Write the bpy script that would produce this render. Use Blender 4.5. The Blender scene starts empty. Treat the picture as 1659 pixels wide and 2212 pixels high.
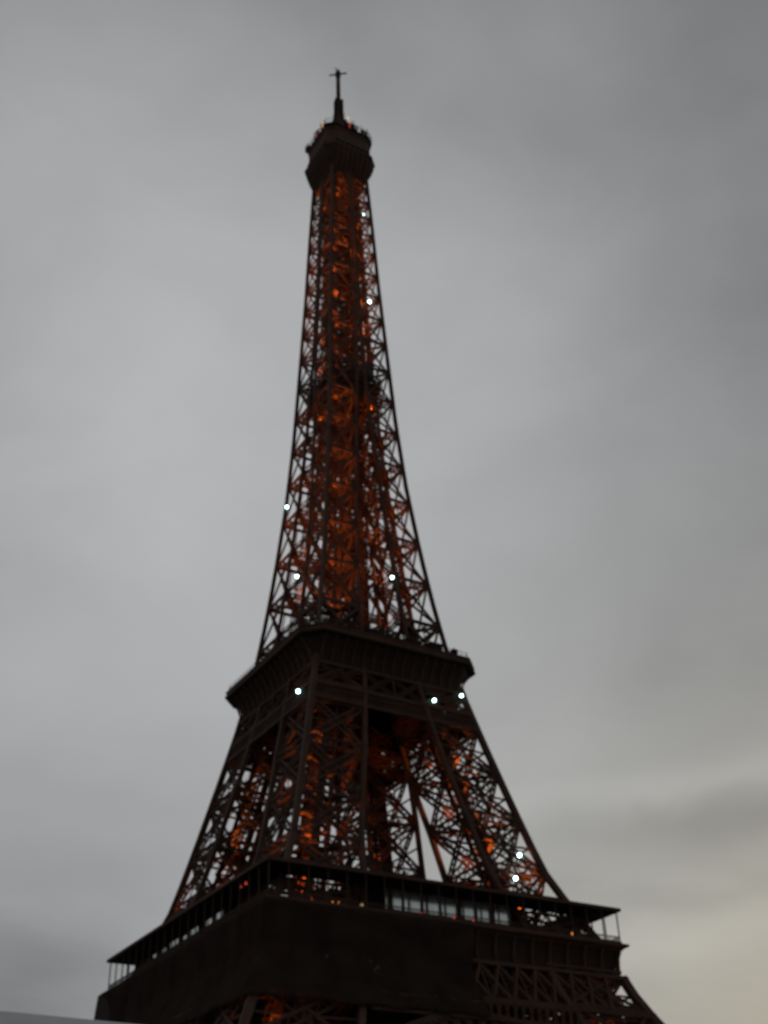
import bpy, math, random
from mathutils import Vector, Matrix
random.seed(7)
R = math.radians
S = bpy.context.scene
COL = S.collection

# ------------------------------------------------------------------ camera
CAM = Vector((-117.936, -205.533, 2.514))
PITCH, ROLL, YAW = 2.157184, -0.0385943, -0.5587180
cd = bpy.data.cameras.new("camera")
cam = bpy.data.objects.new("camera", cd); COL.objects.link(cam)
cam.matrix_world = (Matrix.Translation(CAM) @ Matrix.Rotation(YAW, 4, 'Z')
                    @ Matrix.Rotation(PITCH, 4, 'X') @ Matrix.Rotation(ROLL, 4, 'Z'))
cd.sensor_fit = 'VERTICAL'; cd.sensor_height = 24.0; cd.sensor_width = 18.0
cd.lens = 24.0 * 2625.8577 / 2212.0
cd.clip_start = 0.1; cd.clip_end = 6000
cd.dof.use_dof = True                      # the photograph is slightly out of focus
cd.dof.focus_distance = 2.0
cd.dof.aperture_fstop = 5.0
cd.dof.aperture_blades = 8
S.camera = cam

# ------------------------------------------------------------------ world: overcast dusk
W = bpy.data.worlds.new("World"); S.world = W
W.use_nodes = True
wn, wl = W.node_tree.nodes, W.node_tree.links
wn.clear()
SUN_EL, SUN_AZ = R(12), R(62)              # hidden behind the cloud deck, low to the right of the tower

def N(t, **kw):
    n = wn.new(t)
    for k, v in kw.items(): setattr(n, k, v)
    return n
def wmath(op, a, b=None, c=None, clamp=False):
    n = N('ShaderNodeMath', operation=op, use_clamp=clamp)
    for i, v in enumerate((a, b, c)):
        if v is None: continue
        if isinstance(v, (int, float)): n.inputs[i].default_value = v
        else: wl.new(v, n.inputs[i])
    return n.outputs[0]
tc = N('ShaderNodeTexCoord')
DIR = tc.outputs['Generated']
nrm = N('ShaderNodeVectorMath', operation='NORMALIZE'); wl.new(DIR, nrm.inputs[0])
D = nrm.outputs[0]
sep = N('ShaderNodeSeparateXYZ'); wl.new(D, sep.inputs[0])
def lobe(d, k):
    v = Vector(d).normalized()
    n = N('ShaderNodeVectorMath', operation='DOT_PRODUCT')
    wl.new(D, n.inputs[0]); n.inputs[1].default_value = v
    return wmath('EXPONENT', wmath('MULTIPLY', wmath('SUBTRACT', n.outputs['Value'], 1.0), k))
# cloud deck coordinates: a flat layer overhead, so that clouds crowd towards the horizon
zc = wmath('MAXIMUM', sep.outputs[2], 0.03)
comb = N('ShaderNodeCombineXYZ')
wl.new(wmath('DIVIDE', sep.outputs[0], wmath('ADD', zc, 0.12)), comb.inputs[0])
wl.new(wmath('DIVIDE', sep.outputs[1], wmath('ADD', zc, 0.12)), comb.inputs[1])
def noise(scale, detail, rough, dist=0.0, off=(0, 0, 0), vec=None, stretch=(1, 1, 1)):
    m = N('ShaderNodeMapping'); m.inputs['Location'].default_value = off
    m.inputs['Scale'].default_value = stretch
    m.inputs['Rotation'].default_value = (0, 0, R(32))
    wl.new(vec or comb.outputs[0], m.inputs['Vector'])
    n = N('ShaderNodeTexNoise'); n.inputs['Scale'].default_value = scale
    n.inputs['Detail'].default_value = detail; n.inputs['Roughness'].default_value = rough
    n.inputs['Distortion'].default_value = dist
    wl.new(m.outputs[0], n.inputs['Vector'])
    return n.outputs['Fac']
big = noise(2.3, 3, 0.5, 0.5, (3.1, 1.7, 0.4), D)
mot = noise(5.0, 4, 0.5, 0.25, (1.3, 4.4, 2.0), D, (1.0, 1.0, 1.5))
mid = noise(1.5, 5, 0.55, 0.5, (0.4, 6.2, 0), None, (0.9, 1.3, 1))
low = wmath('MULTIPLY', wmath('SUBTRACT', 0.50, sep.outputs[2]), 3.2, clamp=True)   # banks of cloud seen edge-on near the horizon
high = wmath('SUBTRACT', 1.0, low)
lum = wmath('ADD', 0.262, wmath('MULTIPLY', wmath('SUBTRACT', big, 0.5), 0.16))
lum = wmath('ADD', lum, wmath('MULTIPLY', wmath('MULTIPLY', wmath('SUBTRACT', mot, 0.5), 0.16), wmath('ADD', wmath('MULTIPLY', high, 0.75), 0.25)))
lum = wmath('ADD', lum, wmath('MULTIPLY', wmath('MULTIPLY', wmath('SUBTRACT', mid, 0.5), 0.16), low))
for d, k, a in (((0.054, 0.586, 0.809), 14, -0.055), ((0.30, 0.46, 0.835), 40, -0.035), ((0.26, 0.78, 0.58), 10, 0.165),      # brighter, thinner cloud left of the tower
                ((0.44, 0.56, 0.70), 14, 0.07),
                ((0.62, 0.40, 0.68), 26, -0.03),
                ((0.53, 0.28, 0.80), 18, -0.08),    # heavy cloud overhead right
                ((0.66, 0.62, 0.42), 60, -0.06),
                ((0.25, 0.945, 0.215), 160, -0.10),
                ((0.76, 0.63, 0.15), 26, 0.115)):
    lum = wmath('ADD', lum, wmath('MULTIPLY', lobe(d, k), a))
def bank(z0, w, d, k, a):                     # a low bar of cloud at one height, wavering along its length
    zz = wmath('ADD', sep.outputs[2], wmath('MULTIPLY', wmath('SUBTRACT', mot, 0.5), 0.09))
    e = wmath('DIVIDE', wmath('SUBTRACT', zz, z0), w)
    g = wmath('EXPONENT', wmath('MULTIPLY', wmath('MULTIPLY', e, e), -1.0))
    return wmath('MULTIPLY', wmath('MULTIPLY', g, lobe(d, k)), a)
for b in ((0.315, 0.019, (0.76, 0.58, 0.30), 75, -0.095), (0.352, 0.014, (0.72, 0.62, 0.35), 40, 0.05),
          (0.268, 0.013, (0.70, 0.66, 0.27), 30, -0.035), (0.235, 0.02, (0.72, 0.65, 0.22), 30, 0.045),
          (0.262, 0.016, (0.26, 0.93, 0.26), 50, 0.035)):
    lum = wmath('ADD', lum, bank(*b))
lum = wmath('MAXIMUM', lum, 0.05)
warm = wmath('MULTIPLY', lobe((0.80, 0.59, 0.04), 22), 1.0, clamp=True)
mixc = N('ShaderNodeMix', data_type='RGBA')
wl.new(warm, mixc.inputs['Factor'])
mixc.inputs['A'].default_value = (0.985, 1.0, 1.015, 1)
mixc.inputs['B'].default_value = (1.07, 0.985, 0.76, 1)
cl = N('ShaderNodeVectorMath', operation='SCALE')
wl.new(mixc.outputs['Result'], cl.inputs[0]); wl.new(lum, cl.inputs['Scale'])
sky = N('ShaderNodeTexSky', sky_type='NISHITA'); sky.sun_disc = False
sky.sun_elevation = SUN_EL; sky.sun_rotation = SUN_AZ
bg1 = N('ShaderNodeBackground'); wl.new(sky.outputs[0], bg1.inputs[0]); bg1.inputs[1].default_value = 0.05
bg2 = N('ShaderNodeBackground'); wl.new(cl.outputs[0], bg2.inputs[0]); bg2.inputs[1].default_value = 1.0
ms = N('ShaderNodeMixShader'); ms.inputs[0].default_value = 0.96        # nearly closed cloud cover
out = N('ShaderNodeOutputWorld')
wl.new(bg1.outputs[0], ms.inputs[1]); wl.new(bg2.outputs[0], ms.inputs[2]); wl.new(ms.outputs[0], out.inputs[0])

sd = bpy.data.lights.new("sun", 'SUN'); sd.energy = 0.08; sd.angle = R(40); sd.color = (1.0, 0.93, 0.84)
so = bpy.data.objects.new("sun", sd); COL.objects.link(so)
sv = Vector((math.sin(SUN_AZ) * math.cos(SUN_EL), math.cos(SUN_AZ) * math.cos(SUN_EL), math.sin(SUN_EL)))
so.rotation_euler = (-sv).to_track_quat('-Z', 'Y').to_euler()

S.view_settings.view_transform = 'Standard'; S.view_settings.look = 'None'
S.view_settings.exposure = 0.0; S.view_settings.gamma = 1.0
S.cycles.max_bounces = 4; S.cycles.diffuse_bounces = 2; S.cycles.glossy_bounces = 2
S.cycles.sample_clamp_indirect = 2.0
S.cycles.use_light_tree = True

# ------------------------------------------------------------------ materials
def mat(name, c1, c2, scale=1.0, rough=0.6, metal=0.0, emit=None, es=0.0, spec=0.3, bump=0.0, detail=5):
    m = bpy.data.materials.new(name); m.use_nodes = True
    nt = m.node_tree; b = nt.nodes['Principled BSDF']
    t = nt.nodes.new('ShaderNodeTexCoord'); n = nt.nodes.new('ShaderNodeTexNoise')
    n.inputs['Scale'].default_value = scale; n.inputs['Detail'].default_value = detail
    nt.links.new(t.outputs['Object'], n.inputs['Vector'])
    r = nt.nodes.new('ShaderNodeValToRGB')
    r.color_ramp.elements[0].position = 0.3; r.color_ramp.elements[1].position = 0.7
    r.color_ramp.elements[0].color = (*c1, 1); r.color_ramp.elements[1].color = (*c2, 1)
    nt.links.new(n.outputs['Fac'], r.inputs[0]); nt.links.new(r.outputs[0], b.inputs['Base Color'])
    b.inputs['Roughness'].default_value = rough; b.inputs['Metallic'].default_value = metal
    b.inputs['Specular IOR Level'].default_value = spec
    if bump:
        bp = nt.nodes.new('ShaderNodeBump'); bp.inputs['Strength'].default_value = bump
        nt.links.new(n.outputs['Fac'], bp.inputs['Height']); nt.links.new(bp.outputs[0], b.inputs['Normal'])
    if emit:
        b.inputs['Emission Color'].default_value = (*emit, 1); b.inputs['Emission Strength'].default_value = es
    return m
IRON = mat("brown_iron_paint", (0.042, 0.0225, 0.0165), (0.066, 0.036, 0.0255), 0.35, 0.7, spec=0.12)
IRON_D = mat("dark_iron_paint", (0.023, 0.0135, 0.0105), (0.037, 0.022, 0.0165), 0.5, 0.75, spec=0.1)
DECK = mat("dark_deck_plate", (0.010, 0.008, 0.008), (0.017, 0.013, 0.012), 0.4, 0.9, spec=0.06)
NET = mat("black_safety_net", (0.019, 0.0135, 0.011), (0.036, 0.025, 0.020), 0.25, 0.95, spec=0.03)
_nt = NET.node_tree                           # open weave: part of what hangs behind shows through
_tr = _nt.nodes.new('ShaderNodeBsdfTransparent'); _mx = _nt.nodes.new('ShaderNodeMixShader'); _mx.inputs[0].default_value = 0.66
_nt.links.new(_tr.outputs[0], _mx.inputs[1]); _nt.links.new(_nt.nodes['Principled BSDF'].outputs[0], _mx.inputs[2])
_nt.links.new(_mx.outputs[0], _nt.nodes['Material Output'].inputs['Surface'])
GLASS = mat("tinted_glass", (0.58, 0.63, 0.61), (0.70, 0.75, 0.73), 0.6, 0.14, metal=0.85)
MESHW = mat("grey_mesh", (0.05, 0.055, 0.06), (0.08, 0.085, 0.09), 0.8, 0.9)
BULB = mat("flash_bulb", (0.8, 0.9, 0.9), (0.9, 1, 1), 1, 0.3, emit=(0.5, 1.0, 1.0), es=13)
LENS_O = mat("orange_lamp_glass", (0.8, 0.4, 0.1), (0.9, 0.5, 0.2), 1, 0.3, emit=(1.0, 0.32, 0.05), es=1.5)
LENS_Y = mat("yellow_lamp_glass", (0.8, 0.6, 0.2), (0.9, 0.7, 0.3), 1, 0.3, emit=(1.0, 0.62, 0.25), es=.9)
LENS_R = mat("red_lamp_glass", (0.6, 0.1, 0.05), (0.7, 0.15, 0.08), 1, 0.3, emit=(1.0, 0.10, 0.05), es=.55)
CANVAS = mat("grey_canvas", (0.42, 0.42, 0.44), (0.50, 0.50, 0.52), 1.4, 0.9, spec=0.1)
STEEL = mat("steel_pole", (0.25, 0.25, 0.26), (0.32, 0.32, 0.33), 3, 0.45, metal=0.6)
BARK = mat("bark", (0.05, 0.04, 0.03), (0.09, 0.07, 0.05), 3, 0.9, bump=0.4)
LEAF = mat("leaf", (0.035, 0.055, 0.018), (0.06, 0.09, 0.03), 1.2, 0.75)
GRAVEL = mat("gravel", (0.20, 0.18, 0.15), (0.30, 0.27, 0.23), 0.8, 0.95, bump=0.3, detail=9)
STONE = mat("masonry", (0.24, 0.22, 0.19), (0.34, 0.31, 0.27), 0.7, 0.9, bump=0.3)

# ------------------------------------------------------------------ mesh helpers
class MB:
    def __init__(s): s.v = []; s.f = []
    def quad(s, a, b, c, d):
        i = len(s.v); s.v += [tuple(a), tuple(b), tuple(c), tuple(d)]; s.f.append((i, i+1, i+2, i+3))
    def hexa(s, P):                      # 8 points: bottom 0-3, top 4-7
        i = len(s.v); s.v += [tuple(p) for p in P]
        s.f += [(i, i+3, i+2, i+1), (i+4, i+5, i+6, i+7)]
        for k in range(4):
            n = (k+1) % 4; s.f.append((i+k, i+n, i+4+n, i+4+k))
    def box(s, x0, x1, y0, y1, z0, z1):
        s.hexa([(x0,y0,z0),(x1,y0,z0),(x1,y1,z0),(x0,y1,z0),(x0,y0,z1),(x1,y0,z1),(x1,y1,z1),(x0,y1,z1)])
    def bar(s, p, q, w, h=None, nrm=None):      # w across, h along nrm
        p, q = Vector(p), Vector(q); d = q - p
        if d.length < 1e-6: return
        d.normalize(); h = w if h is None else h
        n = Vector(nrm) if nrm is not None else (Vector((0,0,1)) if abs(d.z) < .9 else Vector((1,0,0)))
        n = n - d * n.dot(d)
        if n.length < 1e-4: n = d.orthogonal()
        n.normalize(); t = d.cross(n)
        a, b = t * (w/2), n * (h/2)
        s.hexa([p-a-b, p+a-b, p+a+b, p-a+b, q-a-b, q+a-b, q+a+b, q-a+b])
    def lattice(s, p, q, W, nrm, c=.2, l=.12, depth=.3):   # laced girder: two chords and a zigzag
        p, q = Vector(p), Vector(q); d = q - p; L = d.length
        if L < .3: return
        d.normalize(); n = Vector(nrm); n = (n - d*n.dot(d)).normalized(); t = d.cross(n)
        s.bar(p + t*W/2, q + t*W/2, c, depth, n); s.bar(p - t*W/2, q - t*W/2, c, depth, n)
        k = max(2, round(L / W)); sg = 1
        for i in range(k):
            a = p + d*(L*i/k) + t*(W/2*sg); b = p + d*(L*(i+1)/k) - t*(W/2*sg); sg = -sg
            s.bar(a, b, l, l, n)
    def tube(s, p, q, r, seg=8, r2=None):
        p, q = Vector(p), Vector(q); d = (q-p).normalized(); n = d.orthogonal().normalized(); t = d.cross(n)
        r2 = r if r2 is None else r2; i = len(s.v)
        for k in range(seg):
            a = 2*math.pi*k/seg; e = n*math.cos(a) + t*math.sin(a)
            s.v.append(tuple(p + e*r)); s.v.append(tuple(q + e*r2))
        for k in range(seg):
            a, b = i+2*k, i+2*((k+1) % seg); s.f.append((a, b, b+1, a+1))
        s.f.append(tuple(i+2*k for k in reversed(range(seg)))); s.f.append(tuple(i+2*k+1 for k in range(seg)))
    def ball(s, c, r, sz=1.0, n=8, m=6):
        i = len(s.v); c = Vector(c)
        for a in range(1, m):
            th = math.pi*a/m
            for b in range(n):
                ph = 2*math.pi*b/n
                s.v.append(tuple(c + Vector((r*math.sin(th)*math.cos(ph), r*math.sin(th)*math.sin(ph), r*sz*math.cos(th)))))
        s.v.append(tuple(c + Vector((0,0,r*sz)))); s.v.append(tuple(c - Vector((0,0,r*sz))))
        for a in range(m-2):
            for b in range(n):
                p, q = i+a*n+b, i+a*n+(b+1) % n; s.f.append((p, p+n, q+n, q))
        T = len(s.v)-2
        for b in range(n):
            s.f.append((T, i+b, i+(b+1) % n)); s.f.append((T+1, i+(m-2)*n+(b+1) % n, i+(m-2)*n+b))
    def loft(s, rings, cap0=True, cap1=True):
        i = len(s.v); n = len(rings[0])
        for r in rings: s.v += [tuple(p) for p in r]
        for k in range(len(rings)-1):
            for j in range(n):
                a, b = i+k*n+j, i+k*n+(j+1) % n; s.f.append((a, b, b+n, a+n))
        if cap0: s.f.append(tuple(i+j for j in reversed(range(n))))
        if cap1: s.f.append(tuple(i+(len(rings)-1)*n+j for j in range(n)))
    def mesh(s, name):
        m = bpy.data.meshes.new(name); m.from_pydata(s.v, [], s.f); m.update(); return m
    def build(s, name, material, parent=None, smooth=False):
        m = s.mesh(name); m.materials.append(material)
        if smooth:
            for p in m.polygons: p.use_smooth = True
        return link(name, m, parent)
def link(name, data, parent=None):
    o = bpy.data.objects.new(name, data); COL.objects.link(o)
    if parent is not None: o.parent = parent
    return o
def dup(o, parent, rz=0.0):
    c = o.copy(); COL.objects.link(c); c.parent = parent; c.rotation_euler = (0, 0, rz); return c
def dup_tree(o, parent, rz):
    c = dup(o, parent, rz)
    for ch in list(o.children):
        k = ch.copy(); COL.objects.link(k); k.parent = c
    return c
def tag(o, label=None, cat=None, group=None, kind=None):
    for k, v in (('label', label), ('category', cat), ('group', group), ('kind', kind)):
        if v: o[k] = v
    return o
def octo(a, c, z):
    return [(-a,-a+c,z),(-a+c,-a,z),(a-c,-a,z),(a,-a+c,z),(a,a-c,z),(a-c,a,z),(-a+c,a,z),(-a,a-c,z)]
def interp(x, xs, ys):
    if x <= xs[0]: return ys[0]
    for i in range(1, len(xs)):
        if x <= xs[i]:
            t = (x-xs[i-1])/(xs[i]-xs[i-1]); return ys[i-1] + t*(ys[i]-ys[i-1])
    return ys[-1]

# ------------------------------------------------------------------ tower profile (outer and inner half widths)
HZ = [0, 43.8, 48.1, 52, 57.6, 66.5, 69.5, 77.5, 86.5, 97.8, 108, 115.7, 122.5, 133.5, 146, 164, 183, 205, 229, 252, 272, 280]
HH = [62.4, 38.1, 36.0, 34.6, 32.6, 28.5, 27.0, 24.8, 22.6, 19.9, 17.6, 16.1, 15.0, 13.5, 12.1, 10.4, 9.15, 8.15, 7.1, 6.3, 5.5, 5.2]
GZ = [0, 45, 57.6, 68, 80, 91, 97, 104, 109, 116, 125, 137, 147, 160, 170, 180, 190, 200, 215, 280]
GG = [37.4, 20.0, 16.6, 13.8, 11.6, 9.2, 8.2, 7.1, 6.5, 5.9, 5.3, 4.8, 4.2, 3.3, 2.6, 2.0, 1.4, .95, .6, .5]
H = lambda z: interp(z, HZ, HH)
G = lambda z: interp(z, GZ, GG)

TOWER = link('lattice_tower', None); TOWER.location = (0, 0, 0)
tag(TOWER, 'tall dark wrought iron lattice tower with three platforms, lit orange from inside', 'tower')

# ------------------------------------------------------------------ pillars
def corners(z):
    h, g = H(z), G(z)
    return [Vector((-h,-h,z)), Vector((-g,-h,z)), Vector((-g,-g,z)), Vector((-h,-g,z))]
OUT = [Vector((0,-1,0)), Vector((1,0,0)), Vector((0,1,0)), Vector((-1,0,0))]
def pillar(name, nodes, post, bw, inner_from=None, dense=True, sub=2, stairs=True, rails=True, plain=False):
    PP = [MB() for _ in range(4)]; B = MB(); I = B; T = MB()
    for i in range(len(nodes)-1):
        z0, z1 = nodes[i], nodes[i+1]
        A, C = corners(z0), corners(z1)
        solid = inner_from is not None and z0 >= inner_from      # faces towards the axis fall away
        for k in range(4):
            if solid and k == 2: continue
            w = post if k in (0,) else post*.85
            zz = [z0 + (z1-z0)*j/sub for j in range(sub+1)]
            for a, b in zip(zz[:-1], zz[1:]):
                PP[k].bar(corners(a)[k], corners(b)[k], w, w, (1,0,0))
        for k in range(4):
            n = (k+1) % 4
            if solid and k in (1, 2): continue
            o = OUT[k]
            wide = (A[k]-A[n]).length
            ins = -o * (post*.15)
            w = min(bw, wide*.2)
            if plain and (k in (0, 3) or z0 > 185):
                t = max(.30, min(.50, wide*.06))
                B.bar(A[k]+ins, C[n]+ins, t, .3, o); B.bar(A[n]+ins*2.4, C[k]+ins*2.4, t, .3, o)
                B.bar(C[k]+ins*.6, C[n]+ins*.6, t*1.5, .35, o)
                mid = (A[k]+A[n]+C[k]+C[n])/4
                if z0 < 190: B.bar(mid+ins, mid.lerp((C[k]+C[n])/2, .99)+ins, .2, .2, o)
            else:
                B.lattice(A[k]+ins, C[n]+ins, w, o, c=w*.32, l=w*.16, depth=.35)
                B.lattice(A[n]+ins*2.4, C[k]+ins*2.4, w, o, c=w*.32, l=w*.16, depth=.35)
                B.lattice(C[k]+ins*.6, C[n]+ins*.6, w*1.15, o, c=w*.3, l=w*.16, depth=.4)
            # gussets
            for q in (C[k], C[n]):
                e = (C[n]-C[k]).normalized() * (1 if q is C[k] else -1)
                u = (A[k]-C[k]).normalized() if q is C[k] else (A[n]-C[n]).normalized()
                s_ = min(1.2 if plain else 1.5, wide*.2)
                B.bar(q + e*s_*.5 + u*s_*.9 + ins*.3, q + e*s_*.5 - u*s_*.9 + ins*.3, s_*.75, .12, o)
            if dense and wide > 4 and k in (0, 3):      # secondary lacing inside each panel
                M0, M1 = (A[k]+C[k])/2, (A[n]+C[n])/2; mid = (M0+M1)/2
                B.bar(M0+ins*3, mid+ins*3, .3, .3, o); B.bar(M1+ins*3, mid+ins*3, .3, .3, o)
                B.bar((A[k]+A[n])/2+ins*3, mid+ins*3, .18, .18, o); B.bar((C[k]+C[n])/2+ins*3, mid+ins*3, .18, .18, o)
        # diaphragm
        if not solid:
            I.lattice(C[0], C[2], .8, (0,0,1), c=.2, l=.13); I.lattice(C[1], C[3], .8, (0,0,1), c=.2, l=.13)
            for t in (.33, .67):
                I.bar(C[0].lerp(C[1], t), C[3].lerp(C[2], t), .3, .4); I.bar(C[0].lerp(C[3], t), C[1].lerp(C[2], t), .3, .4)
        else:
            I.lattice(C[0], C[2], .6, (0,0,1), c=.18, l=.12)
    root = B.build(name, IRON, TOWER)
    for p_ in PP: p_.build('corner_post', IRON, root)
    if rails:
        L = MB(); z0, z1 = nodes[0], nodes[-1]; nn = max(6, int((z1-z0)/2.2))
        cp = lambda z, f, g_: corners(z)[0]*(1-f)*(1-g_) + corners(z)[1]*f*(1-g_) + corners(z)[2]*f*g_ + corners(z)[3]*(1-f)*g_
        rw = .55 if plain else 1.0
        for (f, g_) in ((.42,.66),(.58,.66),(.42,.52),(.58,.52)):
            for i in range(nn):
                a, b = z0+(z1-z0)*i/nn, z0+(z1-z0)*(i+1)/nn
                L.bar(cp(a,f,g_), cp(b,f,g_), .34*rw, .6*rw)
        for i in range(nn):
            a = z0+(z1-z0)*(i+.5)/nn
            if not plain: L.bar(cp(a-1.1,.5,.68), cp(a+1.1,.5,.68), 2.6, .16, (1,1,-1)); L.bar(cp(a-1.1,.5,.36), cp(a+1.1,.5,.36), 1.6, .16, (1,1,-1))
            L.bar(cp(a,.40,.66), cp(a,.60,.66), .2, .3); L.bar(cp(a,.40,.52), cp(a,.60,.52), .2, .3)
            L.bar(cp(a,.42,.66), cp(a,.42,.52), .2, .3)
        L.build('lift_rail', IRON, root)
    if stairs:
        z = nodes[0]; k = 0
        cp2 = lambda z, u, v: (corners(z)[0]+corners(z)[2])/2 + Vector((u, v, 0))
        while z < nodes[-1]-3:
            w = min(2.4, (H(z)-G(z))*.28); s_ = 1 if k % 2 else -1
            T.bar(cp2(z, -w*s_, -w*.5), cp2(z+3, w*s_, -w*.5), 1.1, .22)
            T.bar(cp2(z+3, w*s_, -w*.5), cp2(z+3, w*s_, w*.5), 1.1, .2)
            T.bar(cp2(z, -w*s_, -w*.5)+Vector((0,-.5,1.0)), cp2(z+3, w*s_, -w*.5)+Vector((0,-.5,1.0)), .08, .08)
            z += 3; k += 1
        T.build('staircase', IRON, root)
    return root
NLOW = [1.5, 12.5, 23.5, 34.3, 44.8, 51.6]
NMID = [57.4, 61.5, 71.2, 81.4, 91.6, 101.5, 105.0, 111.5]
NUP = [116.4, 126.3, 137.2, 148.2, 159.2, 169.8, 179.8, 189.7, 199.4, 208.7, 217.2, 225.2, 233, 241, 248.2, 255, 261.4, 267.4, 273]
for nm, nd, po, bw, inn, st in (('lower_pillar', NLOW, 1.3, 1.5, None, False), ('middle_pillar', NMID, 1.05, 1.2, None, True),
                        ('upper_pillar', NUP, .72, .8, 189, False)):
    up = nm == 'upper_pillar'; r0 = pillar(nm, nd, po, bw, inn, stairs=st, rails=True, plain=up, dense=not up)
    for k in (1, 2, 3): dup_tree(r0, TOWER, k*math.pi/2)
# masonry piers under the lower pillars
m = MB()
m.loft([[(-4,-4,-.3),(4,-4,-.3),(4,4,-.3),(-4,4,-.3)], [(-2.3,-2.3,2.2),(2.3,-2.3,2.2),(2.3,2.3,2.2),(-2.3,2.3,2.2)]])
pme = m.mesh('masonry_pier'); pme.materials.append(STONE)
for sx in (-1, 1):
    for sy in (-1, 1):
        for (u, v) in ((62.4,62.4),(37.4,62.4),(37.4,37.4),(62.4,37.4)):
            link('masonry_pier', pme, TOWER).location = (sx*u, sy*v, 0)

# ------------------------------------------------------------------ arches below the first platform
def yf(z): return -(H(z) + .15)
m = MB(); cz, ro, ri = 5.6, 36.4, 33.4
na = 44; prev = None
for i in range(na+1):
    a = math.pi*i/na
    pts = [Vector((r*math.cos(a), yf(cz+r*math.sin(a)), cz+r*math.sin(a))) for r in (ro, ri)]
    if prev:
        m.bar(prev[0], pts[0], .9, 1.0, (0,-1,0)); m.bar(prev[1], pts[1], .7, 1.0, (0,-1,0))
        c0 = (prev[0]+prev[1]+pts[0]+pts[1])/4
        rad = (pts[0]-pts[1]).normalized(); tan = (pts[0]-prev[0]).normalized()
        ring = [c0 + rad*(1.05*math.cos(q*math.pi/5)) + tan*(.8*math.sin(q*math.pi/5)) for q in range(10)]
        for q in range(10): m.bar(ring[q], ring[(q+1) % 10], .3, .4, (0,-1,0))
    m.bar(pts[0], pts[1], .45, .5, (0,-1,0)); prev = pts
a0 = m.build('arch', IRON, TOWER)
for k in (1, 2, 3): dup(a0, TOWER, k*math.pi/2)

# ------------------------------------------------------------------ first platform
m = MB()
def ringslab(m, a, b, z0, z1):        # square ring
    for (x0,x1,y0,y1) in ((-a,a,-a,-b),(-a,a,b,a),(-a,-b,-b,b),(b,a,-b,b)): m.box(x0,x1,y0,y1,z0,z1)
ringslab(m, 35.2, 13.5, 56.9, 57.45)
P1 = m.build('first_platform', DECK, TOWER)
# frieze: recessed cove wall between the cornice and the girder
def side(fn, name, material, parent, sides=4):
    m = MB(); fn(m); o = m.build(name, material, parent)
    for k in range(1, sides): dup(o, parent, k*math.pi/2)
    return o
def prism(m, prof, x0fn, x1fn=None):   # profile (y,z) extruded along x with mitred ends |x| = x0fn(y)
    n = len(prof); i = len(m.v)
    for s_ in (-1, 1):
        for (y, z) in prof: m.v.append((s_*x0fn(y), y, z))
    for j in range(n):
        k = (j+1) % n; m.f.append((i+j, i+k, i+n+k, i+n+j))
    m.f.append(tuple(i+j for j in reversed(range(n)))); m.f.append(tuple(i+n+j for j in range(n)))
mit = lambda y: -y
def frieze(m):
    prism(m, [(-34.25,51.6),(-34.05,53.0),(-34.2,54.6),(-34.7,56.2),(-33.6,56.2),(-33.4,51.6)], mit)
def cornice(m):
    prism(m, [(-35.0,56.0),(-35.6,56.5),(-36.2,56.75),(-36.2,57.15),(-35.5,57.2),(-35.4,57.5),(-34.4,57.5),(-34.4,56.0)], mit)
    prism(m, [(-34.85,51.2),(-34.95,51.9),(-34.3,51.9),(-34.2,51.2)], mit)
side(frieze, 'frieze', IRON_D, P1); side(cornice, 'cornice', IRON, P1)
def console_mesh():
    m = MB(); w = .42
    prof = [(-34.55,51.85),(-34.75,52.6),(-34.75,53.6),(-34.95,54.9),(-35.5,56.1),(-35.6,56.45),(-34.2,56.45),(-33.9,51.85)]
    n = len(prof); i = len(m.v)
    for s_ in (-1, 1):
        for (y, z) in prof: m.v.append((s_*w/2, y, z))
    for j in range(n):
        k = (j+1) % n; m.f.append((i+j, i+k, i+n+k, i+n+j))
    m.f.append(tuple(i+j for j in reversed(range(n)))); m.f.append(tuple(i+n+j for j in range(n)))
    me = m.mesh('console'); me.materials.append(IRON); return me
cm = console_mesh()
for k in range(4):
    for j in range(19):
        o = link('console', cm, P1)
        x = -34.4 + 68.8*j/18
        o.matrix_local = Matrix.Rotation(k*math.pi/2, 4, 'Z') @ Matrix.Translation((x, 0, 0))
def girder1(m):
    zt, zb = 51.3, 44.9; yt, yb = -(H(zt)+.45), -(H(zb)+.45)
    prism(m, [(yt-.3,zt-.25),(yt-.3,zt+.3),(yt+.5,zt+.3),(yt+.5,zt-.25)], mit)
    prism(m, [(yb-.3,zb-.55),(yb-.3,zb+.35),(yb+.6,zb+.35),(yb+.6,zb-.55)], mit)
    n = 18
    for j in range(1, n-1):
        xt0, xt1 = -34 + 68*j/n, -34 + 68*(j+1)/n
        xb0, xb1 = xt0*37.6/34.4, xt1*37.6/34.4
        a, b, c, d = Vector((xb0,yb,zb)), Vector((xb1,yb,zb)), Vector((xt1,yt,zt)), Vector((xt0,yt,zt))
        m.bar(a, c, .5, .3, (0,-1,0)); m.bar(b+Vector((0,.3,0)), d+Vector((0,.3,0)), .5, .3, (0,-1,0))
        e = Vector((0,.9,0))
        m.bar(a+e, c+e, .35, .3, (0,-1,0)); m.bar(b+e*1.3, d+e*1.3, .35, .3, (0,-1,0))
        mid = (a+b+c+d)/4
        m.bar((a+b)/2+e, mid+e, .2, .2, (0,-1,0)); m.bar((c+d)/2+e, mid+e, .2, .2, (0,-1,0))
        m.bar((a+d)/2+e, mid+e, .2, .2, (0,-1,0))
        m.bar(a+Vector((0,.6,0)), d+Vector((0,.6,0)), .3, .3, (0,-1,0))
side(girder1, 'lattice_girder', IRON, P1)
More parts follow.
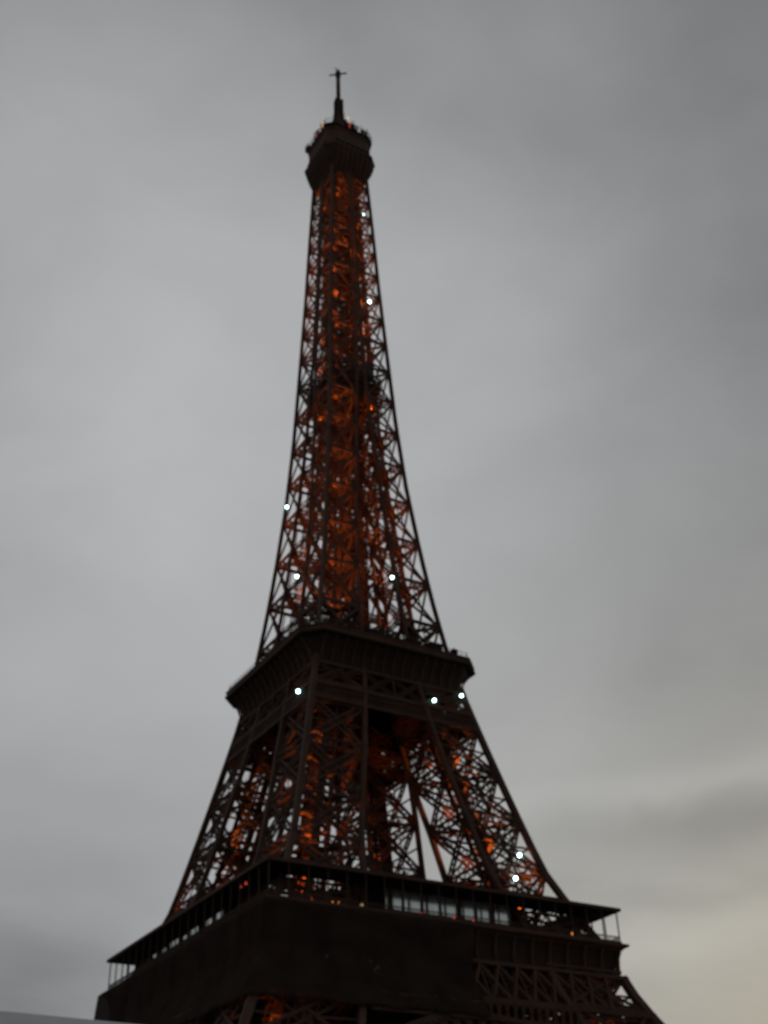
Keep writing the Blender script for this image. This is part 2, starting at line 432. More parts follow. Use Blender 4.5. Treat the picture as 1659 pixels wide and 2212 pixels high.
def arcade(m):
    zt, zb = 44.2, 41.4; e = .6
    for j in range(25):
        x = -19.2 + 38.4*j/24; y = -(H((zt+zb)/2)+e)
        c = Vector((x, y, (zt+zb)/2))
        ring = [c + Vector((.72*math.cos(q*math.pi/6), 0, 1.3*math.sin(q*math.pi/6))) for q in range(12)]
        for q in range(12): m.bar(ring[q], ring[(q+1) % 12], .26, .4, (0,-1,0))
        m.bar(c+Vector((.8,0,-1.4)), c+Vector((.8,0,1.4)), .2, .3, (0,-1,0))
    m.bar((-20,-(H(zb)+e),zb), (20,-(H(zb)+e),zb), .4, .5, (0,-1,0))
side(arcade, 'arcade', IRON, P1)
def underbeams(m):
    for j in range(14):
        x = -33 + 66*j/13
        m.bar((x,-34,55.6), (x,-14,55.6), .4, 1.8, (0,0,1))
        m.bar((x,-33.5,51.4), (x,-14,55.2), .25, .25)
    for y in (-30,-25,-20,-15): m.bar((-33,y,55.9), (33,y,55.9), .3, 1.4, (0,0,1))
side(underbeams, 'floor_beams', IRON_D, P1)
# promenade parapet
def parapet(m):
    m.bar((-35.15,-35.15,58.55),(35.15,-35.15,58.55),.14,.14)
    m.bar((-35.15,-35.15,57.65),(35.15,-35.15,57.65),.2,.3)
    for j in range(141):
        x = -35.0 + 70*j/140; m.bar((x,-35.15,57.5),(x,-35.15,58.5),.07,.07)
    for j in range(70):
        x = -35.0 + j; m.bar((x,-35.15,57.6),(x+1,-35.15,58.5),.05,.05); m.bar((x+1,-35.15,57.6),(x,-35.15,58.5),.05,.05)
side(parapet, 'parapet', IRON, P1)
# canopy roof over the promenade: thin outer edge, deeper towards the inside
def canopy(m):
    prism(m, [(-35.55,63.15),(-35.55,63.5),(-30.2,64.0),(-29.9,63.0),(-31.5,62.75)], mit)
side(canopy, 'canopy_roof', DECK, P1)
def fascia(m):
    prism(m, [(-35.75,63.05),(-35.75,63.6),(-35.58,63.6),(-35.58,63.05)], mit)
side(fascia, 'fascia', IRON, P1)
mp = MB(); mp.tube((0,0,57.45),(0,0,63.2),.13,6); mp.box(-.2,.2,-.2,.2,57.45,57.8); mp.box(-.2,.2,-.2,.2,62.9,63.2)
pm = mp.mesh('canopy_post'); pm.materials.append(IRON)
for k in range(4):
    for j in range(20):
        o = link('canopy_post', pm, P1)
        o.matrix_local = Matrix.Rotation(k*math.pi/2, 4, 'Z') @ Matrix.Translation((-35.1+70.2*j/20, -35.1, 0))
mq = MB(); mq.tube((0,0,57.45),(0,0,62.9),.2,6)
qm = mq.mesh('inner_post'); qm.materials.append(IRON)
for k in range(4):
    for j in range(9):
        o = link('inner_post', qm, P1)
        o.matrix_local = Matrix.Rotation(k*math.pi/2, 4, 'Z') @ Matrix.Translation((-31.2+62.4*j/9, -31.2, 0))
# pavilions between the pillars, glazed on the outside
def pavilion(m):
    y0, y1 = -30.4, -19.5
    m.box(-16, 15.2, y0, y1, 57.45, 59.5)                     # base wall
    m.box(-16, -11.6, y0+.02, y1, 59.5, 63.6); m.box(14.6, 15.2, y0+.02, y1, 59.5, 63.6)
    m.box(-11.6, 14.6, y1-.4, y1, 59.5, 63.6)
    m.box(-16, 15.2, y0+.01, y1, 63.6, 64.0); m.box(-11.6, 14.6, y0+.04, y0+.4, 62.95, 63.6)
side(pavilion, 'pavilion', DECK, P1)
for k in range(4):
    RM = Matrix.Rotation(k*math.pi/2, 4, 'Z')
    xa, xb, zt = ((-16.8, 9.6, 62.93) if k == 3 else (-11.4, 14.6, 62.9))
    for j in range(7):
        wd = (xb-xa)/7; x = xa + wd*j
        if k == 3 and j in (1, 4): continue
        g = MB(); g.box(x+.08, x+wd-.15, -30.58, -30.44, 59.55, zt)
        gl = g.build('window_panel', GLASS, P1); gl.matrix_local = RM
        f = MB()
        f.box(x-.08, x+wd-.12, -30.68, -30.586, zt-.05, zt+.05)
        for q in (x+.02, x+wd*.27, x+wd-.26): f.box(q-.1, q+.14, -30.7, -30.585, 59.5, zt-.05)
        f.build('window_frame', MESHW, gl)
# added panes behind the left parapet, set there to mirror the sky
SKY_PANES = [(11.0,13.2,58.8,59.5), (6.9,8.6,58.8,59.5), (1.2,5.0,58.75,59.75), (-2.6,-.8,58.8,59.5), (-7.4,-3.8,58.75,59.75), (-13.6,-10.6,58.75,59.75), (-17.4,-14.8,58.8,59.85)]
for (y0, y1, z0, z1) in SKY_PANES:
    g = MB(); g.box(-34.78, -34.72, y0, y1, z0, z1); gl = g.build('sky_mirror_pane', GLASS, P1)
    f = MB()
    for y in (y0, y1): f.box(-34.81, -34.69, y-.06, y+.06, 58.0, z1+.05)
    f.box(-34.80, -34.70, y0, y1, z1, z1+.09); f.build('window_frame', MESHW, gl)
# small lit lamps along the promenade
for (x, y, z, mm) in ((-26.5,-33.2,58.5,LENS_R),(-22.5,-32.8,58.3,LENS_O),(-21.4,-32.8,58.3,LENS_O),(-17.0,-32.6,58.9,LENS_Y),(-6,-33.5,58.6,LENS_R),(0.5,-33.5,58.5,LENS_R),(4.5,-33.5,58.5,LENS_R),(-33.8,-24,62.6,LENS_R),(-33.8,-22,62.6,LENS_R),(26,-33,58.6,LENS_O)):
    b = MB(); b.ball((x,y,z), .22, .8); b.tube((x,y,z+.15),(x,y,z+.5),.06,6); b.build('promenade_lamp', mm, P1)

# ------------------------------------------------------------------ second platform
A2, C2 = 20.95, 3.7
m = MB(); m.loft([octo(19.8, C2, 114.8), octo(A2-.1, C2, 115.3), octo(A2-.1, C2, 115.5), octo(20.0, C2, 115.6)])
P2 = m.build('second_platform', DECK, TOWER)
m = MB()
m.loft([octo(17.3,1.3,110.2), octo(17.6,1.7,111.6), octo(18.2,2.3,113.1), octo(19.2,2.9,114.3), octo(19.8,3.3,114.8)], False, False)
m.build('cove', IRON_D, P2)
m = MB()
m.loft([octo(20.75,C2,115.2), octo(20.98,C2,115.4), octo(20.98,C2,115.8), octo(20.75,C2,115.9), octo(20.75,C2,116.5), octo(20.9,C2,116.55), octo(20.9,C2,116.8), octo(20.5,C2,116.8), octo(20.5,C2,115.2)], False, False)
m.build('cornice', IRON, P2)
m = MB()
m.loft([octo(17.5,1.3,109.8), octo(17.75,1.4,110.1), octo(17.3,1.3,110.5), octo(16.9,1.3,110.2)], False, False)
m.build('moulding', IRON, P2)
mc = MB(); prof = [(-17.6,110.4),(-17.95,111.6),(-18.65,113.1),(-19.65,114.3),(-20.4,115.2),(-19.5,115.2),(-17.2,111)]
n = len(prof)
for s_ in (-1,1):
    for (y,z) in prof: mc.v.append((s_*.16, y, z))
for j in range(n):
    k = (j+1) % n; mc.f.append((j, k, n+k, n+j))
mc.f.append(tuple(reversed(range(n)))); mc.f.append(tuple(range(n, 2*n)))
m2 = mc.mesh('console'); m2.materials.append(IRON)
for k in range(4):
    for j in range(15):
        o = link('console', m2, P2)
        o.matrix_local = Matrix.Rotation(k*math.pi/2, 4, 'Z') @ Matrix.Translation((-16.2+32.4*j/14, 0, 0))
def railing2(m):
    a = 20.3; L = 16.8
    for z in (117.2, 117.7, 118.2): m.bar((-L,-a,z),(L,-a,z),.05,.05)
    for j in range(28):
        x = -L+2*L*j/27; m.bar((x,-a,116.7),(x,-a+.15,118.25),.06,.06)
    c0, c1 = Vector((-20.3,-16.8,0)), Vector((-16.8,-20.3,0))
    for z in (117.2, 117.7, 118.2): m.bar(c0+Vector((0,0,z)), c1+Vector((0,0,z)),.05,.05)
    for j in range(5):
        q = c0.lerp(c1, j/4); m.bar(q+Vector((0,0,116.7)), q+Vector((0,0,118.25)),.06,.06)
side(railing2, 'railing', IRON, P2)
# structure under the platform: the deep belt of trusses
def belt(m):
    zt, zb = 109.9, 105.0; e = .25
    xs = [-H(108), -(H(108)+G(108))/2*1.0, -G(108), 0, G(108), (H(108)+G(108))/2, H(108)]
    def pt(x, z): return Vector((x*H(z)/H(108), -(H(z)+e), z))
    xs = [-H(108), -G(108), 0, G(108), H(108)]
    for x0, x1 in zip(xs[:-1], xs[1:]):
        m.lattice(pt(x0,zb), pt(x1,zt), .7, (0,-1,0), c=.22, l=.14); m.lattice(pt(x1,zb)+Vector((0,.3,0)), pt(x0,zt)+Vector((0,.3,0)), .7, (0,-1,0), c=.22, l=.14)
        if abs(x1) < 1: pass
    m.bar(pt(0,zb), pt(0,zt), .4, .3, (0,-1,0))
    for z in (zt, zb): m.bar(pt(-H(108),z), pt(H(108),z), .6, .5, (0,-1,0))
side(belt, 'truss_belt', IRON, P2)
def hatch(m):
    z0, z1, e = 101.4, 104.7, .3
    def pt(x, z): return Vector((x*H(z)/H(103), -(H(z)+e), z))
    h = H(103)
    m.bar(pt(-h,z0), pt(h,z0), .55, .5, (0,-1,0)); m.bar(pt(-h,z1), pt(h,z1), .35, .5, (0,-1,0))
    k = 46
    for j in range(k):
        a, b = -h+2*h*j/k, -h+2*h*(j+1)/k
        m.bar(pt(a,z0), pt(b,z1), .2, .2, (0,-1,0)); m.bar(pt(b,z0)+Vector((0,.2,0)), pt(a,z1)+Vector((0,.2,0)), .2, .2, (0,-1,0))
        m.bar(pt(a,(z0+z1)/2)+Vector((0,.35,0)), pt(b,(z0+z1)/2)+Vector((0,.35,0)), .14, .14, (0,-1,0))
side(hatch, 'lattice_band', IRON, P2)
def under2(m):
    for j in range(9):
        x = -16+32*j/8
        m.bar((x,-17,113.9),(x,0,113.9),.35,2.8,(0,0,1))
    for y in (-15,-11,-7,-3): m.bar((-16.5,y,113.2),(16.5,y,113.2),.35,2.4,(0,0,1))
    m.box(-11, 11, -16.4, -15.8, 105.2, 112.5)        # inner plate wall closing the belt
    m.box(-14, 14, -14.5, 0, 110.6, 110.9)  # plate ceiling added to keep the void under the deck dark
side(under2, 'floor_beams', DECK, P2)
# what stands on the second platform
m = MB()
m.loft([octo(14.2,2.5,115.6), octo(14.2,2.5,120.6), octo(14.8,2.5,120.7), octo(14.8,2.5,121.0), octo(11.5,2.5,121.3)])
pv = m.build('upper_deck', DECK, P2)
m = MB()
for k in range(4):
    RM = Matrix.Rotation(k*math.pi/2, 3, 'Z')
    def q(p): return RM @ Vector(p)
    for z in (121.6, 122.3): m.bar(q((-12,-14.6,z)), q((12,-14.6,z)), .09)
    for j in range(25): m.bar(q((-12+j,-14.6,121)), q((-12+j,-14.6,122.4)), .08)
m.build('railing', IRON, pv)
for (x, y, w, d, h) in ((11,-17,3,2,2.6),(-4,-17.2,2.2,1.4,2.2),(16.6,-9,1.6,3,3.2),(17.2,-15.3,1.2,1.2,3.4),(-17,6,1.8,3,2.4),(4,-17.4,1.2,1.2,1.8)):
    m = MB(); m.box(x-w/2,x+w/2,y-d/2,y+d/2,115.6,117.5+h)
    m.loft([[(x-w/2-.2,y-d/2-.2,117.5+h),(x+w/2+.2,y-d/2-.2,117.5+h),(x+w/2+.2,y+d/2+.2,117.5+h),(x-w/2-.2,y+d/2+.2,117.5+h)],
            [(x-.2,y-.2,118.1+h),(x+.2,y-.2,118.1+h),(x+.2,y+.2,118.1+h),(x-.2,y+.2,118.1+h)]])
    m.build('kiosk', DECK, P2)

# ------------------------------------------------------------------ lift shaft, stair and intermediate platform inside the upper part
m = MB()
for z0 in range(117, 276, 3):
    z1 = z0+3; r0, r1 = min(3.4, H(z0)-1.2), min(3.4, H(z1)-1.2)
    for (sx, sy) in ((1,1),(1,-1),(-1,1),(-1,-1)):
        for f in (1.0, .38):
            m.bar((sx*r0,sy*r0*f,z0),(sx*r1,sy*r1*f,z1),.3,.3); 
            if f < 1: m.bar((sx*r0*f,sy*r0,z0),(sx*r1*f,sy*r1,z1),.3,.3)
    for k in range(4):
        RM = Matrix.Rotation(k*math.pi/2, 3, 'Z')
        a, b, c, d = (RM @ Vector(p) for p in ((-r0,-r0,z0),(r0,-r0,z0),(r1,-r1,z1),(-r1,-r1,z1)))
        m.bar(a, b, .3, .3)
        m.bar(a, c, .24, .2); m.bar(b+(c-b)*.02, d+(c-d)*.02, .24, .24)
        m.bar((a+d)/2, (b+c)/2, .2, .2)
LS = m.build('lift_shaft', IRON, TOWER)
m = MB()
z = 117.; k = 0
while z < 272:
    a0, a1 = k*math.pi/4, (k+1)*math.pi/4
    m.bar((1.3*math.cos(a0),1.3*math.sin(a0),z),(1.3*math.cos(a1),1.3*math.sin(a1),z+.9),.9,.2); z += .9; k += 1
m.tube((0,0,117),(0,0,273),.25,8)
m.build('spiral_staircase', IRON, LS)
for (x, y, z) in ((-2,-1.9,228),(2,1.9,150)):
    m = MB(); m.box(x-1.2,x+1.2,y-1.2,y+1.2,z,z+4.2); m.box(x-1.3,x+1.3,y-1.3,y+1.3,z+4.2,z+4.5); m.box(x-.5,x+.5,y-1.24,y-1.2,z+1.2,z+3.4)
    m.build('lift_car', IRON_D, LS)
m = MB()
m.loft([octo(6.6,1.2,194.6), octo(7.3,1.2,195.0), octo(7.3,1.2,195.5), octo(6.8,1.2,195.6)])
IP = m.build('intermediate_platform', IRON, TOWER)
m = MB()
for k in range(4):
    RM = Matrix.Rotation(k*math.pi/2, 3, 'Z'); q = lambda p: RM @ Vector(p)
    for j in range(9):
        x = -6.4+12.8*j/8
        m.bar(q((x,-6.7,190.2)), q((x,-6.9,198.2)), .22, .22)
    for zz in (190.2, 191.6, 193, 196.6, 198.2): m.bar(q((-6.8,-6.8,zz)), q((6.8,-6.8,zz)), .3, .3)
    for j in range(4):
        x = -6.4+3.2*j
        m.bar(q((x,-6.7,190.2)), q((x+3.2,-6.7,194.6)), .3, .2); m.bar(q((x+3.2,-6.6,190.2)), q((x,-6.6,194.6)), .3, .2)
m.build('gallery_frame', IRON, IP)
m = MB(); 
for k in range(4):
    RM = Matrix.Rotation(k*math.pi/2, 3, 'Z'); q = lambda p: RM @ Vector(p)
    P = [q(p) for p in ((-5.6,-6.45,190.4),(5.6,-6.45,190.4),(5.6,-6.25,190.4),(-5.6,-6.25,190.4),(-5.6,-6.45,194.5),(5.6,-6.45,194.5),(5.6,-6.25,194.5),(-5.6,-6.25,194.5))]
    m.hexa(P)
m.build('plate_wall', IRON, IP)
m = MB(); m.box(2.2,5.4,-6.1,-3.4,198.3,202.3); m.box(2.0,5.6,-6.3,-3.2,202.3,202.6)
m.box(2.9,3.1,-6.18,-6.1,198.3,202.3); m.box(4.3,4.5,-6.18,-6.1,198.3,202.3)
m.build('machine_house', MESHW, IP)

# ------------------------------------------------------------------ third platform and mast
m = MB()
m.loft([octo(5.5,.5,270.5), octo(6.0,.8,272.0), octo(7.0,1.5,274.2), octo(7.8,2.1,276.4), octo(8.15,2.5,278.4), octo(8.2,2.5,279.0), octo(7.9,2.5,279.2)])
P3 = m.build('third_platform', IRON_D, TOWER)
m = MB()
m.loft([octo(8.1,2.5,278.5), octo(8.35,2.5,278.6), octo(8.35,2.5,279.2), octo(8.0,2.5,279.3), octo(8.0,2.5,278.5)], False, False)
m.build('cornice', IRON, P3)
m = MB()
for k in range(4):
    RM = Matrix.Rotation(k*math.pi/2, 3, 'Z'); q = lambda p: RM @ Vector(p)
    for j in range(7):
        x = -4.6+9.2*j/6; m.bar(q((x*.95,-5.9,271.8)), q((x,-7.75,276.2)), .2, .4); m.bar(q((x,-7.75,276.2)), q((x,-8.1,278.4)), .2, .3)
m.build('bracket', IRON, P3)
m = MB(); m.loft([octo(7.75,2.4,279.2), octo(7.6,2.4,282.0), octo(7.35,2.2,282.6), octo(7.25,2.2,286.0), octo(7.5,2.2,286.3), octo(7.5,2.2,287.0), octo(6.4,2,287.1)])
CB = m.build('cabin', IRON, P3)
m = MB()
for k in range(4):
    RM = Matrix.Rotation(k*math.pi/2, 3, 'Z'); q = lambda p: RM @ Vector(p)
    for j in range(7):
        x = -4.8+9.6*j/6
        P = [q(p) for p in ((x-.55,-7.8,279.9),(x+.55,-7.8,279.9),(x+.55,-7.6,279.9),(x-.55,-7.6,279.9),(x-.55,-7.72,281.4),(x+.55,-7.72,281.4),(x+.55,-7.55,281.4),(x-.55,-7.55,281.4))]
        m.hexa(P)
m.build('window_band', DECK, CB)
m = MB(); m.loft([octo(7.2,2.0,287.6), octo(7.7,2.0,287.8), octo(7.7,2.0,288.2), octo(7.0,2,288.3)])
for k in range(4):
    RM = Matrix.Rotation(k*math.pi/2, 3, 'Z'); q = lambda p: RM @ Vector(p)
    for j in range(6): m.bar(q((-5.5+11*j/5,-7.2,286.9)), q((-5.5+11*j/5,-7.6,287.7)), .3, .3)
TR = m.build('terrace', IRON_D, P3)
m = MB()
for k in range(4):
    RM = Matrix.Rotation(k*math.pi/2, 3, 'Z'); q = lambda p: RM @ Vector(p)
    for zz in (289.2, 290.1): m.bar(q((-5.7,-7.6,zz)), q((5.7,-7.6,zz)), .07); m.bar(q((-7.6,-5.7,zz)), q((-5.7,-7.6,zz)), .07)
    for j in range(9): m.bar(q((-5.7+11.4*j/8,-7.6,288.2)), q((-5.7+11.4*j/8,-7.65,290.3 if j % 3 else 291.6)), .12)
m.build('railing', IRON, TR)
m = MB()
m.loft([octo(6.6,2,288.2), octo(6.2,1.8,289.4), octo(5.2,1.5,291.4), octo(4.2,1.3,293.2), octo(3.1,1,295.2), octo(2.4,.8,297.2), octo(2.0,.6,299.4), octo(1.3,.4,300.4)])
TP = m.build('roof_cupola', IRON_D, P3)
random.seed(11)
for i in range(64):
    a = random.uniform(0, 2*math.pi); lev = random.choice((0,0,0,0,1,1,2))
    r, z = ((7.5, 288.6), (4.9, 292.3), (2.7, 296.8))[lev]
    r *= .92+.16*max(abs(math.cos(2*a)), .2)
    x, y = r*math.cos(a), r*math.sin(a); hh = random.uniform(.8, 2.6)
    m = MB(); m.tube((x,y,z-.6),(x,y,z+hh),.14,5)
    t = Vector((-math.sin(a), math.cos(a), 0))
    for zz in (.6, .85): m.bar(Vector((x,y,z+hh*zz))-t*.55, Vector((x,y,z+hh*zz))+t*.55, .12, .12)
    if i % 3 == 0: m.box(x-.35,x+.35,y-.35,y+.35,z+hh*.3,z+hh*.8)
    m.build('aerial', IRON_D, P3)
for i in range(26):                              # equipment crowding the terrace edge
    k = i % 4; t = random.uniform(-6.2, 6.2); w, h = random.uniform(.35,.8), random.uniform(.7,2.4)
    x, y = [(t,-7.5),(7.5,t),(t,7.5),(-7.5,t)][k]
    m = MB(); m.box(x-w/2,x+w/2,y-w/2,y+w/2,288.2,288.2+h); m.tube((x,y,288.2+h),(x+.2,y,289.2+h*1.3),.1,5); m.bar((x-w,y,288.4+h),(x+w,y,288.4+h),.12,.12)
    m.build('equipment_box', IRON_D, TR)
for i in range(8):
    a = i*math.pi/4+.25; r = 6.5
    c = Vector((r*math.cos(a), r*math.sin(a), 290.0)); o = Vector((math.cos(a), math.sin(a), .1))
    m = MB(); m.tube(c, c+o*.45, .35, 10, .75); m.tube(c-o*.5-Vector((0,0,1)), c, .12, 6); m.build('dish', IRON_D, P3)
for p, mm in (((-7.7,-4.0,290.0),LENS_Y),((-7.8,-.4,289.4),LENS_R),((-.9,-7.8,289.6),LENS_R),((-1.3,-7.6,292.4),LENS_Y)):
    m = MB(); m.ball(p,.26,.9); m.tube((p[0],p[1],288.0),p,.1,6); m.build('beacon', mm, P3)
m = MB()
m.loft([octo(1.35,.4,297.5), octo(1.35,.4,303.2), octo(1.2,.35,303.4), octo(1.2,.35,309.0), octo(.65,.2,309.6)])
MA = m.build('antenna_mast', IRON_D, TOWER)
m = MB(); m.tube((0,0,309.4),(0,0,321.2),.64,10,.55); m.tube((0,0,321.1),(0,0,323.2),.85,10,.8); m.tube((0,0,323.2),(0,0,324.6),.14,6,.08)
m.build('pole', IRON, MA)
m = MB()
m.bar((-2.2,1.35,321.7),(2.2,-1.35,322.5),.34,.34); m.bar((-.7,-1.1,322.1),(.7,1.1,322.1),.3,.3); m.bar((-1.1,.5,324.9),(.2,0,324.5),.16,.16)
for x, z in ((-2.1, 321.7), (2.1, 322.5)): m.tube((x,-x*.61,z-.45),(x,-x*.61,z+.45),.15,6)
m.build('crossarm', IRON_D, MA)
m = MB(); m.box(-.22,.22,-.2,.2,0,.55); m.bar((-.3,0,.1),(.3,0,.1),.08,.5); ape = m.mesh('aerial_panel'); ape.materials.append(IRON_D)
for i in range(12):
    for k in range(4):
        a = k*math.pi/2 + .4
        o = link('aerial_panel', ape, MA); o.location = (1.45*math.cos(a), 1.45*math.sin(a), 299+i*.85); o.rotation_euler = (0,0,a)
m = MB()
for i in range(13):
    z = 310.3+i*.85; m.bar((-.85,0,z),(.85,0,z),.12,.12); m.bar((0,-.85,z+.4),(0,.85,z+.4),.12,.12)
m.build('aerial_rungs', IRON_D, MA)

# ------------------------------------------------------------------ flash bulbs that sparkle on the outer faces
def strobe(x, y, z, r=.42):
    n = Vector((0,-1,0)) if abs(y) > abs(x) else Vector((-1,0,0))
    c = Vector((x,y,z)) + n*.75
    m = MB(); m.tube(c-n*.7, c-n*.2, .2, 8); m.bar(c-n*.75-Vector((0,0,.4)), c-n*.75+Vector((0,0,.4)), .25, .15, n)
    h = m.build('strobe_lamp', IRON_D, TOWER)
    b = MB(); b.ball(c, r); b.build('bulb', BULB, h, smooth=True)
for p in ((20.91,-25.8,74.08),(18.38,-27.28,69.0),(9.1,-17.97,106.38),(16.35,-17.36,109.2),(3.15,-13.41,135.95),(3.51,-7.4,221.9),
          (-18.39,-13.62,104.49),(-13.2,-2.47,137.6),(-10.61,8.01,162.8)):
    strobe(*p, r=.32+.07*((p[2]*7.3) % 1))
strobe(3.36,-6.17,255.4,.17)

# ------------------------------------------------------------------ sodium floodlights inside the structure
def flood(x, y, z, power, aim, cone=120, visible=True):
    m = MB(); m.box(x-.35,x+.35,y-.25,y+.25,z-.45,z-.05); m.box(x-.08,x+.08,y-.4,y+.4,z-.75,z-.45)
    h = m.build('floodlight', IRON_D, TOWER)
    g = MB(); g.box(x-.3,x+.3,y-.2,y+.2,z-.04,z); g.build('lens', LENS_O, h)
    l = bpy.data.lights.new('sodium_light', 'SPOT'); l.energy = power; l.color = (1.0, 0.235, 0.024)
    l.use_nodes = True; lt = l.node_tree; em = lt.nodes['Emission']          # near light cut by a smoothed falloff: no burnt-out spot right beside it
    fo = lt.nodes.new('ShaderNodeLightFalloff'); fo.inputs['Strength'].default_value = 1.0; fo.inputs['Smooth'].default_value = 5.0
    lt.links.new(fo.outputs['Quadratic'], em.inputs['Strength'])
    l.spot_size = R(cone); l.spot_blend = .6; l.shadow_soft_size = .3
    o = link('sodium_light', l, h); o.location = (x, y, z+.12)
    o.rotation_euler = Vector(aim).to_track_quat('-Z', 'Y').to_euler()
FP = 2.5; rnd = random.Random(21)
for sx in (-1, 1):
    for sy in (-1, 1):
        for z in (30, 39):
            c = (H(z)+G(z))/2; flood(sx*c, sy*c, z, 1000*FP, (-sx*.35,-sy*.35,1))
        for z in (62.5, 72.2, 82.4, 92.6):
            c = (H(z)+G(z))/2; flood(sx*c*1.02, sy*c*1.02, z, (3600 if sx+sy < 0 else 7800 if sx > sy else 2600)*FP*(.4 if z > 90 else 1), (-sx*.3,-sy*.3,1))
        for z in (118, 127.2, 138.2, 149.2, 160.2, 170.7, 180.7, 188.5, 198.6, 203, 213, 223, 233, 243, 253, 263):
            c = (H(z)+G(z))/2*.98; flood(sx*c, sy*c, z, (2500 if z < 150 else 2300 if z < 185 else 1900 if z < 200 else 8000 if z > 240 else 6000)*FP*rnd.choice((.3,.6,1,1.7)), (-sx*.35,-sy*.35,1))

# ------------------------------------------------------------------ safety netting hung round the near corner of the first platform
def netting():
    m = MB(); pts = []
    n1, n2, nz = 60, 34, 16
    path = [(-36.5, 36.6 - 73.1*i/n1) for i in range(n1)] + [(-36.5 + 38.5*i/n2, -36.5) for i in range(n2+1)]
    for j in range(nz+1):
        t = j/nz
        for i, (x, y) in enumerate(path):
            e = math.hypot(x+36.5, y+36.5)                       # distance along the platform edge from the corner
            drop = 15.3 + .18*math.sin(i*.9)
            z = 56.95 - drop*t
            off = max(.25*t, H(z)+1.35-36.5) + .20*math.sin(i*1.7+math.sin(t*4))*math.sin(t*3.1) + .10*math.sin(i*.6+t*7)
            if i == len(path)-1: x += -.9*t + .35*math.sin(t*9)
            elif i == len(path)-2: x += -.4*t
            pts.append((x - off if i <= n1 else x, y - off if i >= n1 else y + (.9*t+.2 if i == 0 else 0), z))
    L = len(path)
    nw = []                                                      # the left end is wrapped round the far corner
    for j in range(nz+1):
        row = pts[j*L:(j+1)*L]; x0, y0, z0 = row[0]
        nw += [(x0+5.0, y0+.25, z0), (x0+2.4, y0+.12, z0)] + row
    pts = nw; L += 2; m.v = pts
    for j in range(nz):
        for i in range(L-1): m.f.append((j*L+i, j*L+i+1, (j+1)*L+i+1, (j+1)*L+i))
    o = m.build('safety_netting', NET, None, smooth=True)
    sm = o.modifiers.new('thick', 'SOLIDIFY'); sm.thickness = .05
    tag(o, 'black safety netting hung over the frieze at the near corner of the first platform', 'netting')
netting()

# ------------------------------------------------------------------ ground
m = MB(); m.quad((-2500,-2500,0),(2500,-2500,0),(2500,2500,0),(-2500,2500,0))
g = m.build('ground', GRAVEL); tag(g, kind='structure')

# ------------------------------------------------------------------ canvas marquee close to the camera, bottom left of the photo
def ray_dir(u, v):                      # 1659 x 2212 picture coordinates -> world direction
    d = Vector(((u-829.5)/2625.86, (1106-v)/2625.86, -1))
    return (cam.matrix_world.to_3x3() @ d).normalized()
def marquee():
    root = link('marquee', None)
    fwd = Vector((.27, .945, 0)).normalized(); rt = Vector((fwd.y, -fwd.x, 0))
    base = Vector((CAM.x, CAM.y, 0)) + fwd*22
    root.location = base
    q = lambda a, b, z: fwd*b + rt*a + Vector((0,0,z))
    # ridge runs left-right, sagging gently to the right
    ridge = [(-9, 6.98), (-3.6, 7.02), (-.4, 6.93), (1.6, 6.78), (2.7, 6.69), (4.4, 6.52), (6.0, 6.2)]
    m = MB(); t = .05
    for (a0, z0), (a1, z1) in zip(ridge[:-1], ridge[1:]):
        for s_ in (-1, 1):
            m.hexa([q(a0,0,z0-t), q(a1,0,z1-t), q(a1,s_*4,4.2-t), q(a0,s_*4,4.2-t), q(a0,0,z0), q(a1,0,z1), q(a1,s_*4,4.2), q(a0,s_*4,4.2)])
    m.build('canvas_roof', CANVAS, root)
    m = MB()
    for s_ in (-1, 1):
        for i in range(15):
            a = -9+i; m.hexa([q(a,s_*4,3.7+.12*(i%2)), q(a+1,s_*4,3.7+.12*((i+1)%2)), q(a+1,s_*4.04,3.7+.12*((i+1)%2)), q(a,s_*4.04,3.7+.12*(i%2)), q(a,s_*4,4.2), q(a+1,s_*4,4.2), q(a+1,s_*4.04,4.2), q(a,s_*4.04,4.2)])
    m.build('valance', CANVAS, root)
    m = MB(); m.tube(q(-3.6,-.06,7.0), q(-1.2,-4.0,4.22), .04, 6); m.build('seam', CANVAS, root)
    for a in (-8.8, -1.5, 5.8):
        for s_ in (-1, 1):
            m = MB(); m.tube(q(a,s_*3.9,0), q(a,s_*3.9,4.25), .07, 8); m.tube(q(a,s_*3.9,0), q(a,s_*3.9,.06), .2, 8); m.build('pole', STEEL, root)
    tag(root, 'pale grey canvas marquee with a ridged roof standing in front of the tower', 'marquee')
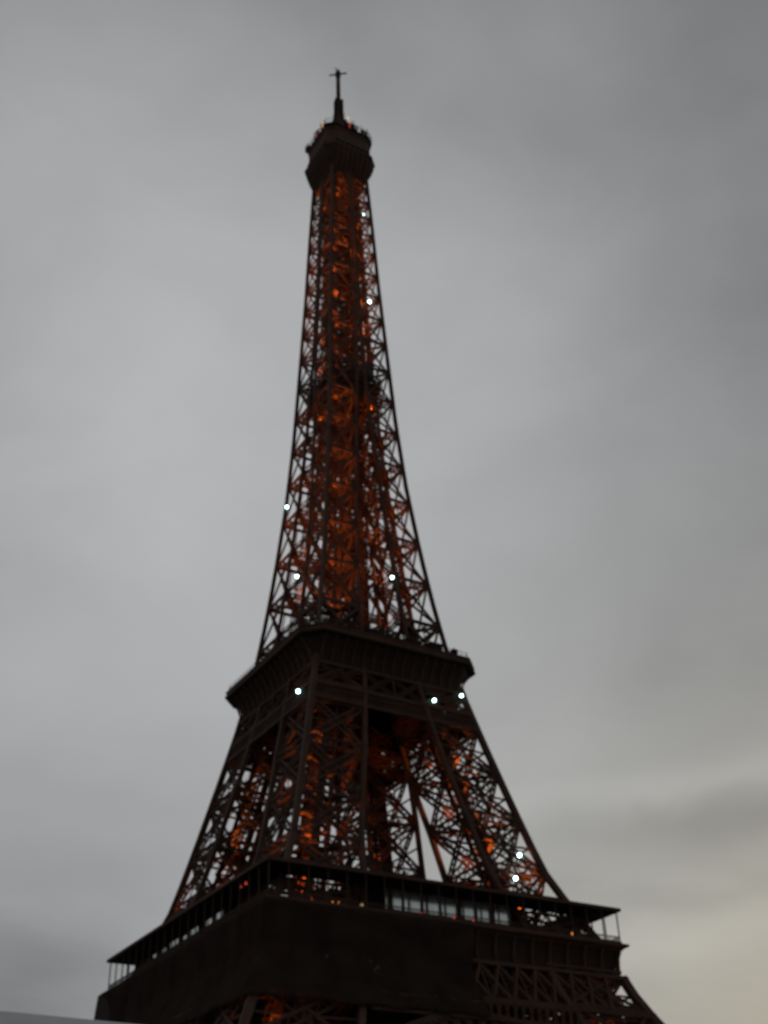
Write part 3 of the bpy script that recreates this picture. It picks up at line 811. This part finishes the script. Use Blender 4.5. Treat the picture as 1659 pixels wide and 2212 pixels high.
marquee()

# ------------------------------------------------------------------ trees beside the right hand pillar
def tree(u, v, dist, spread, label, seed):
    rnd = random.Random(seed)
    d = ray_dir(u, v); k = dist/math.hypot(d.x, d.y)
    top = CAM + d*k; base = Vector((top.x, top.y, 0)); Ht = top.z
    root = link('tree', None); root.location = base
    m = MB(); tips = []
    m.tube((0,0,-.2),(0,0,Ht*.35),.032*Ht,9,.024*Ht); m.tube((0,0,Ht*.35),(rnd.uniform(-.5,.5),rnd.uniform(-.5,.5),Ht*.86),.024*Ht,8,.006*Ht)
    for i in range(22):
        z = Ht*(.32+.5*i/22); a = i*2.4+rnd.random(); L = spread*(1-.55*abs(i/22-.35))*rnd.uniform(.7,1)
        p = Vector((0,0,z)); qv = p + Vector((math.cos(a)*L*.75, math.sin(a)*L*.75, L*.55))
        qv.z = min(qv.z, Ht*.95)
        m.tube(p, qv, .009*Ht, 6, .003*Ht)
        for j in range(5): tips.append(p.lerp(qv, .45+.14*j) + Vector((rnd.gauss(0,.5), rnd.gauss(0,.5), rnd.gauss(0,.4))))
    tips += [Vector((rnd.gauss(0,.8),rnd.gauss(0,.8),Ht*rnd.uniform(.82,.95))) for _ in range(8)]
    m.build('trunk', BARK, root)
    f = MB()
    for tp in tips:
        rr = rnd.uniform(.7,1.3)
        for _ in range(60):
            c = tp + Vector((rnd.gauss(0,rr*.6), rnd.gauss(0,rr*.6), rnd.gauss(0,rr*.5)))
            if c.z > Ht: c.z = Ht - rnd.random()*.6
            a = Vector((rnd.gauss(0,1), rnd.gauss(0,1), rnd.gauss(0,.6))).normalized(); b = a.orthogonal().normalized(); s_ = rnd.uniform(.14,.26)
            f.quad(c-a*s_, c+b*s_*.5, c+a*s_, c-b*s_*.5)
    f.build('crown', LEAF, root)
    tag(root, label, 'tree', 'trees at the foot of the tower')
tree(1463, 2204, 150, 3.6, 'dark leafy tree poking up just outside the right tower leg', 3)
tree(1338, 2206, 118, 3.2, 'green leafy tree standing in front of the right tower leg', 5)
